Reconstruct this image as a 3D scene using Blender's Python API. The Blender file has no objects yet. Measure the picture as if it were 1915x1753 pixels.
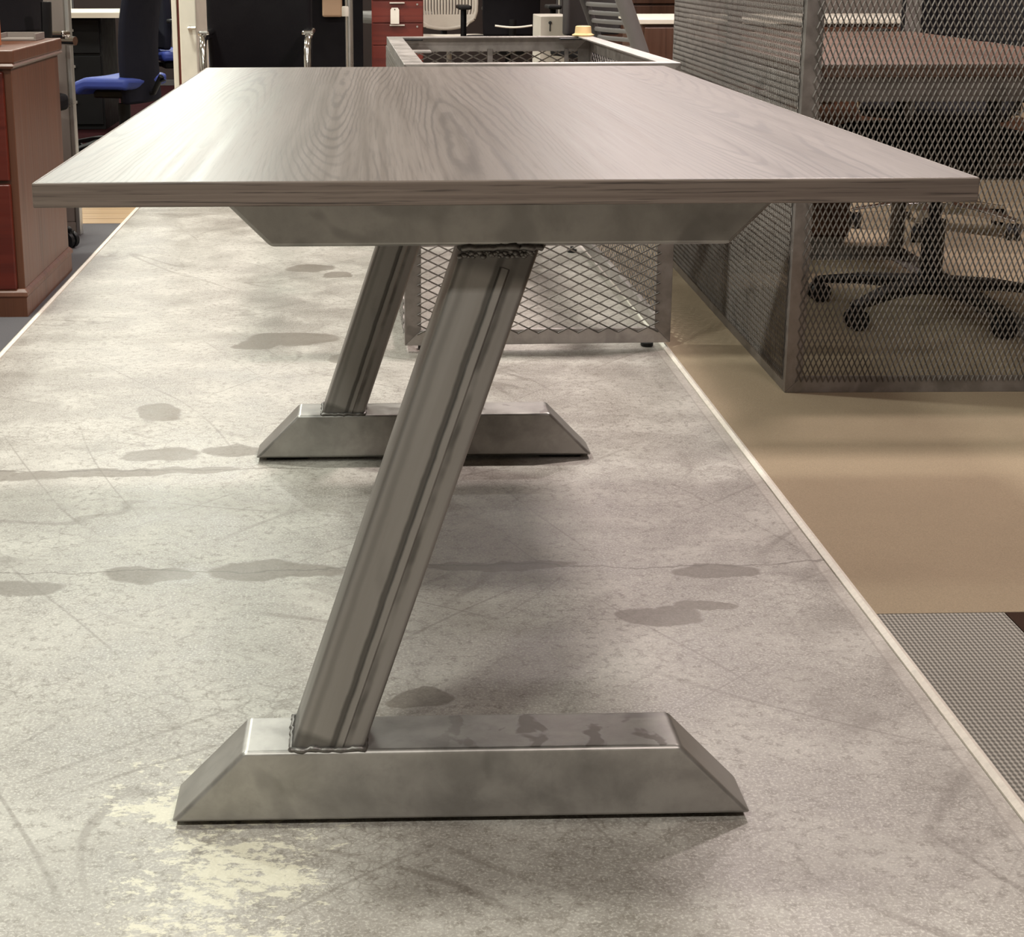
import bpy, bmesh, math, random
from mathutils import Vector, Matrix
random.seed(7)
S = bpy.context.scene
COL = S.collection
PI = math.pi

# ------------------------------------------------------------------ camera
F, PX, PY = 3000.0, 773.67, 720.93
PITCH, YAW, ROLL, HC = .259044, .02717, -.002354, .93882
def _ray(x, y):
    cr, sr = math.cos(ROLL), math.sin(ROLL)
    X = x*cr + y*sr; yd = -x*sr + y*cr
    ct, st = math.cos(PITCH), math.sin(PITCH)
    Y = ct - yd*st; Z = -st - yd*ct
    cy, sy = math.cos(YAW), math.sin(YAW)
    return Vector((X*cy + Y*sy, -X*sy + Y*cy, Z))
fw = _ray(0, 0); rt = _ray(1, 0) - fw; dn = _ray(0, 1) - fw
cam_d = bpy.data.cameras.new('camera')
cam = bpy.data.objects.new('camera', cam_d); COL.objects.link(cam)
M3 = Matrix((rt, -dn, -fw)).transposed()
cam.matrix_world = Matrix.Translation((0, 0, HC)) @ M3.to_4x4()
cam_d.sensor_fit = 'HORIZONTAL'; cam_d.sensor_width = 36
cam_d.lens = F*36/1915
cam_d.shift_x = (957.5 - PX)/1915
cam_d.shift_y = (PY - 876.5)/1915
cam_d.clip_start = .05; cam_d.clip_end = 200
S.camera = cam

# ------------------------------------------------------------------ world, lights, exposure
w = bpy.data.worlds.new('world'); S.world = w; w.use_nodes = True
bg = w.node_tree.nodes['Background']
bg.inputs[0].default_value = (.9, .88, .85, 1); bg.inputs[1].default_value = .05
S.view_settings.view_transform = 'Standard'; S.view_settings.look = 'None'
S.view_settings.gamma = 1; S.view_settings.use_curve_mapping = False
S.view_settings.exposure = 0.12
CEIL = 2.85
# ceiling fixtures: (x, y, colour, watts)
ROWS = [-.85, 1.62, 4.1, 6.55, 9.0, 11.5]
GREEN, PINK = (.97, 1, .905), (1, .875, .845)
FIX = []
for r, y in enumerate(ROWS):
    FIX.append((-1.2, y, GREEN, (84, 52, 60, 45, 60, 100)[r]))
    FIX.append((1.3, y, PINK, (54, 10, 80, 38, 30, 18)[r]))
    if r > 2: FIX.append((-4.0, y, GREEN, 70))

# ------------------------------------------------------------------ node helpers
class NT:
    def __init__(s, name):
        s.m = bpy.data.materials.new(name); s.m.use_nodes = True
        s.t = s.m.node_tree; s.b = s.t.nodes['Principled BSDF']
    def n(s, typ, **kw):
        nd = s.t.nodes.new(typ)
        for k, v in kw.items(): setattr(nd, k, v)
        return nd
    def put(s, sock, v):
        if v is None: return
        if isinstance(v, bpy.types.NodeSocket): s.t.links.new(v, sock)
        elif isinstance(v, (tuple, list)) and len(v) == 3 and sock.type == 'RGBA': sock.default_value = (*v, 1)
        else: sock.default_value = v
    def coord(s): return s.n('ShaderNodeTexCoord').outputs['Object']
    def mapv(s, v, scale=(1, 1, 1), loc=(0, 0, 0), rot=(0, 0, 0)):
        nd = s.n('ShaderNodeMapping'); s.put(nd.inputs['Vector'], v)
        nd.inputs['Scale'].default_value = scale; nd.inputs['Location'].default_value = loc
        nd.inputs['Rotation'].default_value = rot
        return nd.outputs[0]
    def noise(s, v, scale=5, detail=3, rough=.55, dist=0):
        nd = s.n('ShaderNodeTexNoise'); s.put(nd.inputs['Vector'], v)
        nd.inputs['Scale'].default_value = scale; nd.inputs['Detail'].default_value = detail
        nd.inputs['Roughness'].default_value = rough; nd.inputs['Distortion'].default_value = dist
        return nd.outputs['Fac']
    def vor(s, v, scale=5, feature='F1', out='Distance'):
        nd = s.n('ShaderNodeTexVoronoi', feature=feature); s.put(nd.inputs['Vector'], v)
        nd.inputs['Scale'].default_value = scale
        return nd.outputs[out]
    def math(s, op, a, b=None, c=None, clamp=False):
        nd = s.n('ShaderNodeMath', operation=op, use_clamp=clamp)
        for i, v in enumerate((a, b, c)): s.put(nd.inputs[i], v)
        return nd.outputs[0]
    def ramp(s, f, a, b, x=0., y=1.):
        nd = s.n('ShaderNodeMapRange', clamp=True); nd.interpolation_type = 'SMOOTHSTEP'
        s.put(nd.inputs['Value'], f)
        nd.inputs['From Min'].default_value = a; nd.inputs['From Max'].default_value = b
        nd.inputs['To Min'].default_value = x; nd.inputs['To Max'].default_value = y
        return nd.outputs[0]
    def mix(s, f, a, b, mode='MIX'):
        nd = s.n('ShaderNodeMix', data_type='RGBA', blend_type=mode)
        s.put(nd.inputs[0], f); s.put(nd.inputs[6], a); s.put(nd.inputs[7], b)
        return nd.outputs[2]
    def xyz(s, v):
        nd = s.n('ShaderNodeSeparateXYZ'); s.put(nd.inputs[0], v); return nd.outputs
    def bump(s, h, strength=.2, dist=.002):
        nd = s.n('ShaderNodeBump'); nd.inputs['Strength'].default_value = strength
        nd.inputs['Distance'].default_value = dist; s.put(nd.inputs['Height'], h)
        s.t.links.new(nd.outputs[0], s.b.inputs['Normal'])
    def out(s, col=None, rough=None, metal=None, spec=None):
        s.put(s.b.inputs['Base Color'], col); s.put(s.b.inputs['Roughness'], rough)
        s.put(s.b.inputs['Metallic'], metal); s.put(s.b.inputs['Specular IOR Level'], spec)
        return s.m

def srgb(r, g, b):
    f = lambda c: (c/255/12.92) if c/255 <= .04045 else ((c/255+.055)/1.055)**2.4
    return (f(r), f(g), f(b))

MATS = {}
def plain(name, col, rough=.5, metal=0, var=.12, scale=14, bump=0, spec=.5):
    """a plain colour with faint procedural mottling"""
    if name in MATS: return MATS[name]
    t = NT(name); c = t.coord(); n = t.noise(c, scale, 4)
    lo = tuple(max(0, x*(1-var)) for x in col); hi = tuple(min(1, x*(1+var)) for x in col)
    if bump: t.bump(t.noise(c, 400, 2), bump, .001)
    MATS[name] = t.out(t.mix(n, lo, hi), t.ramp(n, .2, .8, max(.02, rough-.06), rough+.06), metal, spec)
    return MATS[name]

def wood(name, dark, mid, light, axis='y', plank=None, rough=.35, freq=46, fine=.35, sx=3.2, spec=.5, fs=75, cath=.45, big_s=None):
    t = NT(name); c = t.coord()
    if axis == 'x': c = t.mapv(c, rot=(0, 0, PI/2))
    if axis == 'z': c = t.mapv(c, rot=(PI/2, 0, 0))
    wv = t.noise(t.mapv(c, (22, 4, 22)), 1, 3, .6)
    big = t.math('ADD', t.noise(t.mapv(c, big_s or (sx*4.2, .85, sx*4.2)), 1.0, 1.0, .35, 0), t.math('MULTIPLY', wv, .022))
    con = t.ramp(t.math('SINE', t.math('MULTIPLY', big, freq*3)), .1, 1)
    fib = t.noise(t.mapv(c, (420, 9, 420)), 1, 4, .6)
    fib2 = t.noise(t.mapv(c, (fs, 1.3, fs)), 1, 4, .65)
    brd = t.noise(t.mapv(c, (7, .35, 7), (2, 7, 0)), 1, 2)
    amt = t.math('MULTIPLY', con, t.ramp(t.noise(t.mapv(c, (9, .7, 9), (3, 1, 0)), 1, 2), .38, .60))
    col = t.mix(t.math('ADD', t.math('MULTIPLY', t.ramp(fib2, .3, .7), .55), t.math('MULTIPLY', t.ramp(brd, .3, .7), .45)), mid, light)
    col = t.mix(t.math('MULTIPLY', amt, cath), col, dark)
    col = t.mix(t.math('MULTIPLY', t.ramp(fib, .50, .72), fine), col, dark)
    t.bump(fib, .06, .0006)
    return t.out(col, t.ramp(fib2, .2, .8, rough-.04, rough+.06), 0, spec)

# tabletop laminate: grey-brown, cathedral grain running away from the camera
M_TOP = wood('grey_oak_laminate', srgb(54, 46, 43), srgb(82, 73, 68), srgb(106, 96, 90), 'y', rough=.40, freq=150, fine=.5, spec=.38, cath=.65, big_s=(5.0, .30, 5.0))
M_EDGE = wood('grey_oak_edge_band', srgb(50, 41, 37), srgb(86, 74, 67), srgb(122, 109, 99), 'x', rough=.45, freq=10, fine=.9, sx=9, fs=230)
M_EDGEY = wood('grey_oak_edge_band_side', srgb(50, 41, 37), srgb(86, 74, 67), srgb(122, 109, 99), 'y', rough=.45, freq=10, fine=.9, sx=9, fs=230)
M_CHERRY = wood('cherry_veneer', srgb(60, 28, 15), srgb(88, 51, 33), srgb(98, 59, 39), 'z', rough=.4, freq=12, fine=.25)
M_CHERRYF = wood('cherry_drawer_front', srgb(62, 14, 5), srgb(84, 22, 9), srgb(92, 27, 11), 'x', rough=.35, freq=10, fine=.25)
M_ORANGE = wood('orange_pine', srgb(140, 70, 34), srgb(176, 100, 58), srgb(188, 112, 68), 'z', rough=.4, freq=8, fine=.2)
M_MAHOG = wood('mahogany_veneer', srgb(70, 22, 16), srgb(104, 36, 26), srgb(112, 42, 30), 'x', rough=.4, freq=8, fine=.2)
M_WALNUT = wood('dark_walnut', srgb(44, 24, 15), srgb(74, 46, 32), srgb(88, 58, 42), 'z', rough=.4, freq=9, fine=.25)
M_WORK = wood('brown_worktop', srgb(62, 42, 33), srgb(96, 72, 60), srgb(106, 82, 70), 'y', rough=.35, freq=16, fine=.3)
M_OAK = wood('pale_oak_plank', srgb(120, 90, 56), srgb(160, 130, 92), srgb(176, 146, 108), 'x', rough=.4, freq=10, fine=.3)
M_PALETOP = wood('pale_maple_top', srgb(190, 175, 155), srgb(214, 202, 186), srgb(222, 212, 198), 'x', rough=.3, freq=8, fine=.15)

def steel(name, base=(.33, .315, .295), rough=.36, dark=.55, brush=(3, 3, 3)):
    t = NT(name); c = t.coord()
    a = t.noise(t.mapv(c, brush), 6, 5, .6, .3)
    b = t.noise(c, 40, 4, .7)
    sp = t.ramp(t.noise(c, 9, 2, .5, .6), .62, .70)
    hi = tuple(x*1.22 for x in base); lo = tuple(x*dark for x in base)
    col = t.mix(t.ramp(a, .25, .75), tuple(x*.82 for x in base), hi)
    col = t.mix(t.math('MULTIPLY', sp, .45), col, lo)
    col = t.mix(t.math('MULTIPLY', t.ramp(b, .5, .8), .25), col, lo)
    t.bump(b, .05, .0005)
    return t.out(col, t.ramp(a, .2, .8, rough-.08, rough+.1), .78)
M_STEEL = steel('raw_steel_tube')
def foot_steel():
    m = steel('stained_steel_foot'); t = NT.__new__(NT); t.m = m; t.t = m.node_tree; t.b = t.t.nodes['Principled BSDF']
    lk = [l for l in t.t.links if l.to_socket == t.b.inputs['Base Color']][0].from_socket
    c = t.coord(); nz = t.xyz(t.n('ShaderNodeNewGeometry').outputs['Normal'])[2]; X, Y, Z = t.xyz(c)
    d = t.math('MULTIPLY', t.ramp(t.noise(t.mapv(c, (1, .8, 1)), 26, 3, .5, .4), .56, .62), t.ramp(nz, .8, .95))
    d = t.math('MULTIPLY', d, t.ramp(X, -.10, .02))
    t.put(t.b.inputs['Base Color'], t.mix(t.math('MULTIPLY', d, .55), lk, (.09, .07, .06)))
    return m
M_FOOT = foot_steel()
M_WELD = steel('weld_bead_steel', (.15, .14, .13), .4, .3, (60, 60, 60))
M_FRAME = steel('angle_iron', (.26, .235, .22), .45)
M_FRAMEB = steel('pale_angle_iron', (.40, .37, .35), .42)
M_MESH = steel('expanded_metal', (.17, .15, .138), .45)
M_MESHB = steel('bright_expanded_metal', (.27, .25, .235), .36)

def leg_steel():
    """mill-scale streaks along the tube: dark lines hug the seam (local x across, z along)"""
    t = NT('streaked_steel_leg'); c = t.coord(); X, Y, Z = t.xyz(c)
    wob = t.noise(t.mapv(c, (1, 1, 6)), 3, 3)
    xw = t.math('ADD', X, t.math('MULTIPLY', t.math('SUBTRACT', wob, .5), .006))
    def line(x0, wd, soft):
        d = t.math('ABSOLUTE', t.math('SUBTRACT', xw, x0)); return t.ramp(d, wd, wd+soft, 1, 0)
    a = t.noise(t.mapv(c, (60, 60, 3)), 1, 4, .6)
    col = t.mix(a, (.22, .205, .19), (.34, .32, .30))
    brk = t.ramp(t.noise(t.mapv(c, (8, 8, 9)), 1, 3), .35, .6)
    dk = t.math('MAXIMUM', line(.0035, .0018, .0035), t.math('MULTIPLY', line(.0185, .001, .0045), brk))
    dk = t.math('MAXIMUM', dk, t.math('MULTIPLY', line(-.026, .0005, .006), .35))
    sm = t.math('MULTIPLY', t.ramp(t.noise(t.mapv(c, (14, 14, 7), (0, 0, 2)), 1, 2), .6, .72), .4)
    col = t.mix(t.math('MULTIPLY', t.math('MAXIMUM', dk, sm), .75), col, (.055, .05, .045))
    zn = t.math('ADD', Z, t.math('MULTIPLY', t.math('SUBTRACT', t.noise(c, 30, 3), .5), .012))
    heat = t.math('MAXIMUM', t.ramp(zn, .553, .572), t.ramp(zn, .016, .006))
    col = t.mix(t.math('MULTIPLY', heat, .6), col, (.06, .055, .05))
    return t.out(col, t.ramp(a, .2, .8, .36, .52), .72)
M_LEG = leg_steel()

M_BLACK = plain('black_plastic', (.0045, .004, .0045), .5, spec=.25)
M_BLACKF = plain('black_fabric', (.0045, .0035, .0045), .85, bump=.3, spec=.15)
M_NAVY = plain('navy_mesh_fabric', (.005, .005, .012), .8, bump=.3, spec=.2)
M_BLUE = plain('blue_upholstery', (.020, .040, .23), .6, bump=.2)
M_CHROME = plain('chrome', (.72, .71, .69), .14, 1, .04)
M_ALU = plain('brushed_aluminium', (.55, .53, .50), .32, .9, .06)
M_GREY = plain('grey_painted_metal', srgb(128, 118, 110), .5)
M_GFAB = plain('grey_panel_fabric', srgb(118, 108, 101), .85, bump=.3)
M_WHITE = plain('white_paint', srgb(228, 220, 206), .4)
M_WPLAS = plain('pale_grey_plastic', srgb(196, 187, 176), .45)
M_GPLAS = plain('grey_plastic', srgb(110, 106, 104), .45)
M_DPLAS = plain('dark_grey_plastic', srgb(62, 58, 58), .45)
M_PAPER = plain('white_card', srgb(235, 226, 214), .7)
M_INK = plain('black_ink', (.02, .02, .02), .6)
M_TAN = plain('tan_fabric', srgb(150, 122, 98), .8)
M_CREAM = plain('cream_plastic', srgb(216, 186, 136), .5)
M_PLAST = plain('plaster_wall', srgb(214, 206, 194), .8)
M_CEIL = plain('ceiling_tile_white', srgb(225, 221, 212), .85)
M_TRIM = plain('worn_white_trim', srgb(222, 214, 202), .45, var=.25, scale=120)
M_RUBBER = plain('black_rubber', (.01, .01, .01), .7)
M_CHAR = plain('charcoal_fabric', srgb(46, 38, 36), .9, bump=.3, spec=.15)
M_DARKRED = plain('dark_maroon_carpet', srgb(34, 12, 14), .95, bump=.5, spec=.05)

def concrete():
    t = NT('stained_concrete'); c = t.coord(); X, Y, Z = t.xyz(c)
    n1 = t.noise(c, 1.3, 3, .6, .3); n2 = t.noise(c, 7, 5, .65, .2); n3 = t.noise(c, 60, 3, .7)
    n4 = t.noise(c, 260, 2, .7)
    base = t.mix(t.ramp(n1, .3, .7), srgb(136, 130, 123), srgb(162, 157, 149))
    base = t.mix(t.math('MULTIPLY', t.ramp(n2, .45, .68), .6), base, srgb(184, 180, 172))
    base = t.mix(t.math('MULTIPLY', t.ramp(n2, .5, .28), .5), base, srgb(110, 104, 97))
    base = t.mix(t.math('MULTIPLY', t.ramp(n3, .48, .68), .62), base, srgb(108, 101, 92))
    base = t.mix(t.math('MULTIPLY', t.ramp(n4, .48, .66), .45), base, srgb(208, 203, 193))
    blo = t.noise(t.mapv(c, (1, 1.5, 1), (3, 8, 0)), 2.6, 3, .6, .4)
    base = t.mix(t.math('MULTIPLY', t.ramp(blo, .52, .70), .3), base, srgb(112, 105, 95))
    # craze lines, two sizes
    wn = t.n('ShaderNodeTexNoise'); t.put(wn.inputs['Vector'], c); wn.inputs['Scale'].default_value = 14; wn.inputs['Detail'].default_value = 4
    for sc_, am, lo_, hi_ in ((30, .30, .50, .64), (75, .38, .50, .62)):
        cz = t.vor(t.mix(.05, c, wn.outputs['Color']), sc_, 'DISTANCE_TO_EDGE')
        czm = t.math('MULTIPLY', t.ramp(cz, .0, .07, 1, 0), t.ramp(t.noise(t.mapv(c, loc=(sc_, 2, 0)), 3.2, 3), lo_, hi_))
        base = t.mix(t.math('MULTIPLY', czm, am), base, srgb(92, 82, 72))
    # long thin drag scratches
    for ang, off, a_ in ((.5, 0, .42), (-.75, 4, .35), (1.15, 9, .4), (2.2, 13, .35)):
        nz = t.noise(t.mapv(t.mapv(c, rot=(0, 0, ang)), (.55, 3.2, 1), (off, off, 0)), 1, 1.5, .4, .15)
        ln = t.ramp(t.math('ABSOLUTE', t.math('SUBTRACT', nz, .5)), .0015, .0055, 1, 0)
        ln = t.math('MULTIPLY', ln, t.ramp(t.noise(t.mapv(c, loc=(off, 3, 0)), 2.4, 3), .45, .62))
        base = t.mix(t.math('MULTIPLY', ln, a_), base, srgb(88, 78, 68))
    # cream paint residue near the front left, granular
    px = t.ramp(t.math('ABSOLUTE', t.math('ADD', X, .17)), .06, .26, 1, 0)
    py = t.ramp(t.math('ABSOLUTE', t.math('SUBTRACT', Y, 1.55)), .10, .50, 1, 0)
    sp = t.math('MULTIPLY', t.math('MULTIPLY', px, py), .20)
    gr = t.math('ADD', t.math('MULTIPLY', t.noise(t.mapv(c, (1, 1.5, 1)), 48, 6, .75, .2), .55), t.math('MULTIPLY', t.noise(t.mapv(c, (1, 1.5, 1), (1, 1, 0)), 9, 4, .6, .3), .45))
    pr = t.math('ADD', gr, sp)
    base = t.mix(t.math('MULTIPLY', t.ramp(pr, .685, .73), .62), base, srgb(214, 208, 186))
    # glue band along the right edging
    base = t.mix(t.ramp(X, .700, .712, 0, .28), base, srgb(196, 188, 178))
    base = t.mix(t.math('MULTIPLY', t.ramp(t.math('ABSOLUTE', t.math('SUBTRACT', X, .708)), .001, .003, 1, 0), .3), base, srgb(96, 88, 80))
    # warped coordinates for blots and cracks
    wx = t.math('ADD', X, t.math('MULTIPLY', t.math('SUBTRACT', t.noise(c, 9, 4), .5), .09))
    wy = t.math('ADD', Y, t.math('MULTIPLY', t.math('SUBTRACT', t.noise(t.mapv(c, loc=(5, 5, 0)), 9, 4), .5), .09))
    blots = BLOTS
    acc = None
    for (bx, by, rx, ry) in blots:
        dx = t.math('DIVIDE', t.math('SUBTRACT', wx, bx), rx); dy = t.math('DIVIDE', t.math('SUBTRACT', wy, by), ry)
        d = t.math('ADD', t.math('MULTIPLY', dx, dx), t.math('MULTIPLY', dy, dy))
        m = t.ramp(d, .75, 1.1, 1, 0)
        acc = m if acc is None else t.math('MAXIMUM', acc, m)
    base = t.mix(t.math('MULTIPLY', t.math('MULTIPLY', acc, t.ramp(n3, .2, .7, .95, .6)), 1.0), base, srgb(98, 88, 77))
    for cy_, lim, wv in ((2.405, 9, .11), (2.93, -.1, .09)):
        w2 = t.math('ADD', Y, t.math('MULTIPLY', t.math('SUBTRACT', t.noise(t.mapv(c, loc=(cy_, 1, 0)), 4, 6, .65), .5), wv))
        ln = t.ramp(t.math('ABSOLUTE', t.math('SUBTRACT', w2, cy_)), .0012, .0035, 1, 0)
        ln = t.math('MULTIPLY', ln, t.ramp(X, lim-.05, lim, 1, 0))
        base = t.mix(t.math('MULTIPLY', ln, .6), base, srgb(80, 70, 60))
    t.bump(t.math('ADD', n3, t.math('MULTIPLY', n2, .6)), .12, .002)
    return t.out(base, t.math('ADD', t.ramp(n2, .25, .75, .36, .52), t.math('MULTIPLY', n3, .08)), 0, .45)
BLOTS = [(-.46, 3.33, .055, .07), (-.41, 3.03, .085, .05), (-.27, 3.05, .06, .045), (-.75, 2.90, .16, .035), (-.50, 2.915, .16, .028), (-.33, 2.93, .09, .02),
         (-.565, 2.335, .085, .032), (-.36, 2.385, .085, .036), (-.15, 2.40, .12, .040), (.54, 2.372, .075, .028), (.42, 2.20, .075, .034), (.50, 2.23, .05, .02), (.06, 1.93, .035, .028),
         (-.20, 4.02, .12, .07), (-.29, 3.95, .06, .05), (-.19, 5.0, .08, .07), (-.10, 4.88, .05, .05), (.20, 2.41, .12, .02), (-.05, 3.8, .06, .05)]
M_CONC = concrete()

def carpet(name, col, ribs=None, nz=.35):
    t = NT(name); c = t.coord(); n = t.noise(c, 420, 4, .8); n2 = t.noise(c, 4, 3)
    a = t.mix(n, tuple(x*(1-nz) for x in col), tuple(x*(1+nz) for x in col))
    a = t.mix(t.math('MULTIPLY', t.ramp(n2, .35, .7), .2), a, tuple(x*.75 for x in col))
    h = n
    if ribs:
        X, Y, Z = t.xyz(c)
        s1 = t.math('SINE', t.math('MULTIPLY', t.math('ADD', X, t.math('MULTIPLY', n, .0004)), 2*PI/ribs[0]))
        s2 = t.math('SINE', t.math('MULTIPLY', Y, 2*PI/ribs[1]))
        g = t.ramp(t.math('ADD', s1, t.math('MULTIPLY', s2, .6)), -1.2, 1.2)
        a = t.mix(g, tuple(x*.42 for x in col), tuple(min(1, x*1.25) for x in col)); h = g
    t.bump(h, .5, .003)
    return t.out(a, .95, 0, .1)
M_BEIGE = carpet('beige_carpet', srgb(156, 140, 118), None, .5)
M_RIB = carpet('grey_ribbed_carpet', srgb(150, 145, 137), (.0066, .0095))
M_BROWNC = carpet('dark_brown_carpet', srgb(58, 42, 34))
M_BGREY = carpet('blue_grey_carpet', srgb(92, 90, 92), None, .25)

# ------------------------------------------------------------------ geometry helpers
def link(name, me, mat=None, parent=None, smooth=None, bevel=None, loc=None, rot=None):
    o = bpy.data.objects.new(name, me); COL.objects.link(o)
    if mat: me.materials.append(mat)
    if smooth is not None:
        for p in me.polygons: p.use_smooth = True
        me.set_sharp_from_angle(angle=math.radians(smooth))
    if bevel:
        b = o.modifiers.new('bevel', 'BEVEL'); b.width = bevel; b.segments = 3; b.limit_method = 'ANGLE'; b.angle_limit = math.radians(30)
    if parent: o.parent = parent
    if loc is not None: o.location = loc
    if rot is not None: o.rotation_euler = rot
    return o
def mesh(name, v, f):
    me = bpy.data.meshes.new(name); me.from_pydata([tuple(a) for a in v], [], f); me.validate(); me.update()
    bm = bmesh.new(); bm.from_mesh(me); bmesh.ops.recalc_face_normals(bm, faces=bm.faces); bm.to_mesh(me); bm.free()
    return me
class G:
    """collects vertices and faces of ONE part"""
    def __init__(s): s.v = []; s.f = []
    def add(s, v, f):
        k = len(s.v); s.v += [tuple(a) for a in v]; s.f += [tuple(i+k for i in q) for q in f]; return s
    def box(s, x0, x1, y0, y1, z0, z1):
        return s.add([(x, y, z) for x in (x0, x1) for y in (y0, y1) for z in (z0, z1)],
                     [(0, 1, 3, 2), (4, 6, 7, 5), (0, 4, 5, 1), (2, 3, 7, 6), (0, 2, 6, 4), (1, 5, 7, 3)])
    def prism(s, prof, y0, y1, axis='y'):
        n = len(prof)
        mk = (lambda a, b, d: (a, d, b)) if axis == 'y' else ((lambda a, b, d: (d, a, b)) if axis == 'x' else (lambda a, b, d: (a, b, d)))
        v = [mk(a, b, y0) for a, b in prof] + [mk(a, b, y1) for a, b in prof]
        return s.add(v, [tuple(range(n)), tuple(range(2*n-1, n-1, -1))] + [(i, (i+1) % n, (i+1) % n+n, i+n) for i in range(n)])
    def tube(s, pts, r, n=10, flat=1.0):
        pts = [Vector(p) for p in pts]; rings = []; up = None
        rr = r if isinstance(r, (list, tuple)) else [r]*len(pts)
        for i, p in enumerate(pts):
            d = (pts[min(i+1, len(pts)-1)] - pts[max(i-1, 0)]).normalized()
            if up is None:
                up = Vector((0, 0, 1)) if abs(d.z) < .9 else Vector((1, 0, 0))
            a = d.cross(up).normalized(); b = a.cross(d).normalized(); up = b
            rings.append([p + (a*math.cos(2*PI*k/n) + b*math.sin(2*PI*k/n)*flat)*rr[i] for k in range(n)])
        v = [q for ring in rings for q in ring]; f = []
        for i in range(len(pts)-1):
            for k in range(n): f.append((i*n+k, i*n+(k+1) % n, (i+1)*n+(k+1) % n, (i+1)*n+k))
        f.append(tuple(range(n))); f.append(tuple(range((len(pts)-1)*n, len(pts)*n)))
        return s.add(v, f)
    def lathe(s, prof, n=20, c=(0, 0, 0)):
        v = []; f = []
        for r, z in prof:
            for k in range(n): v.append((c[0]+r*math.cos(2*PI*k/n), c[1]+r*math.sin(2*PI*k/n), c[2]+z))
        for i in range(len(prof)-1):
            for k in range(n): f.append((i*n+k, i*n+(k+1) % n, (i+1)*n+(k+1) % n, (i+1)*n+k))
        f.append(tuple(range(n))); f.append(tuple(range((len(prof)-1)*n, len(prof)*n)))
        return s.add(v, f)
    def slab(s, fn, nu, nv, t):
        """curved sheet with thickness: fn(u,v)->point, thickness t along the surface normal"""
        P = [[Vector(fn(i/nu, j/nv)) for j in range(nv+1)] for i in range(nu+1)]
        N = [[None]*(nv+1) for _ in range(nu+1)]
        for i in range(nu+1):
            for j in range(nv+1):
                a = P[min(i+1, nu)][j]-P[max(i-1, 0)][j]; b = P[i][min(j+1, nv)]-P[i][max(j-1, 0)]
                N[i][j] = a.cross(b).normalized()
        k = (nu+1)*(nv+1); idx = lambda i, j: i*(nv+1)+j
        v = [P[i][j] for i in range(nu+1) for j in range(nv+1)] + [P[i][j]+N[i][j]*t for i in range(nu+1) for j in range(nv+1)]
        f = []
        for i in range(nu):
            for j in range(nv):
                q = (idx(i, j), idx(i+1, j), idx(i+1, j+1), idx(i, j+1)); f.append(q); f.append(tuple(x+k for x in reversed(q)))
        for i in range(nu):
            for j in (0, nv): f.append((idx(i, j), idx(i+1, j), idx(i+1, j)+k, idx(i, j)+k))
        for j in range(nv):
            for i in (0, nu): f.append((idx(i, j), idx(i, j+1), idx(i, j+1)+k, idx(i, j)+k))
        return s.add(v, f)
    def part(s, name, mat, parent=None, **kw): return link(name, mesh(name, s.v, s.f), mat, parent, **kw)
def thing(name, label, cat, loc=(0, 0, 0), rz=0, group=None):
    o = bpy.data.objects.new(name, None); COL.objects.link(o); o.location = loc; o.rotation_euler = (0, 0, rz)
    o.empty_display_size = .1
    return tag(o, label, cat, group)
def tag(o, label, cat, group=None):
    o['label'] = label; o['category'] = cat
    if group: o['group'] = group
    return o
def struct(o): o['kind'] = 'structure'; return o
def rbox(name, mat, parent, x0, x1, y0, y1, z0, z1, bevel=.002, **kw):
    return G().box(x0, x1, y0, y1, z0, z1).part(name, mat, parent, bevel=bevel, **kw)

# ------------------------------------------------------------------ the room
XL, XR, YB, YF = -7.0, 8.0, 14.0, -5.0
EDGE_L, EDGE_R = -.905, .728
floor = struct(G().box(EDGE_L, EDGE_R, YF, YB, -.06, 0).part('floor', M_CONC))
def flatpiece(name, mat, x0, x1, y0, y1, z1=.004, parent=None):
    o = G().box(x0, x1, y0, y1, -.06, z1).part(name, mat, parent)
    return o
TW = .014
struct(flatpiece('floor_carpet', M_BEIGE, EDGE_R+TW, XR, 2.185, YB)) ['label'] = 'beige carpet right of the concrete aisle'
rib = struct(flatpiece('floor_ribbed_carpet', M_RIB, EDGE_R+TW, .932, YF, 2.183)); rib['label'] = 'grey ribbed carpet strip beside the white trim'
brn = struct(flatpiece('floor_brown_carpet', M_BROWNC, .934, XR, YF, 2.183)); brn['label'] = 'dark brown carpet at the right edge'
lg = struct(flatpiece('floor_blue_grey_carpet', M_BGREY, XL, EDGE_L-TW, YF, 5.895)); lg['label'] = 'blue-grey carpet left of the concrete aisle'
planks = struct(flatpiece('floor_planks', M_OAK, XL, EDGE_L-TW, 5.897, 7.4, .0)); planks['label'] = 'pale wood plank floor beyond the blue-grey carpet'
yy = 5.9; k = 0
while yy < 7.4:
    rows = [(-2.6, -1.5), (-1.497, EDGE_L-TW)] if k % 2 else [(-2.6, -1.15), (-1.147, EDGE_L-TW)]
    for a, b in rows:
        G().box(a, b, yy, min(yy+.117, 7.4), -.002, .004).part('plank', M_OAK, planks)
    yy += .12; k += 1
mr = struct(flatpiece('floor_maroon_carpet', M_DARKRED, XL, EDGE_L-TW, 7.402, YB)); mr['label'] = 'dark maroon carpet at the back left'
for i, (x0, x1) in enumerate(((EDGE_R, EDGE_R+TW), (EDGE_L-TW, EDGE_L))):
    t_ = struct(G().prism([(x0, -.05), (x1, -.05), (x1, .004), (x0+TW/2, .0075), (x0, .003)], YF, YB).part('trim_%d' % (i+1), M_TRIM))
    t_['label'] = ('worn white edging strip on the right of the concrete' , 'thin pale edging strip on the left of the concrete')[i]
struct(G().box(XL, XR, YF, YB, CEIL, CEIL+.1).part('ceiling', M_CEIL))
struct(G().box(XL-.1, XL, YF, YB, 0, CEIL).part('wall_left', M_PLAST))
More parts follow.
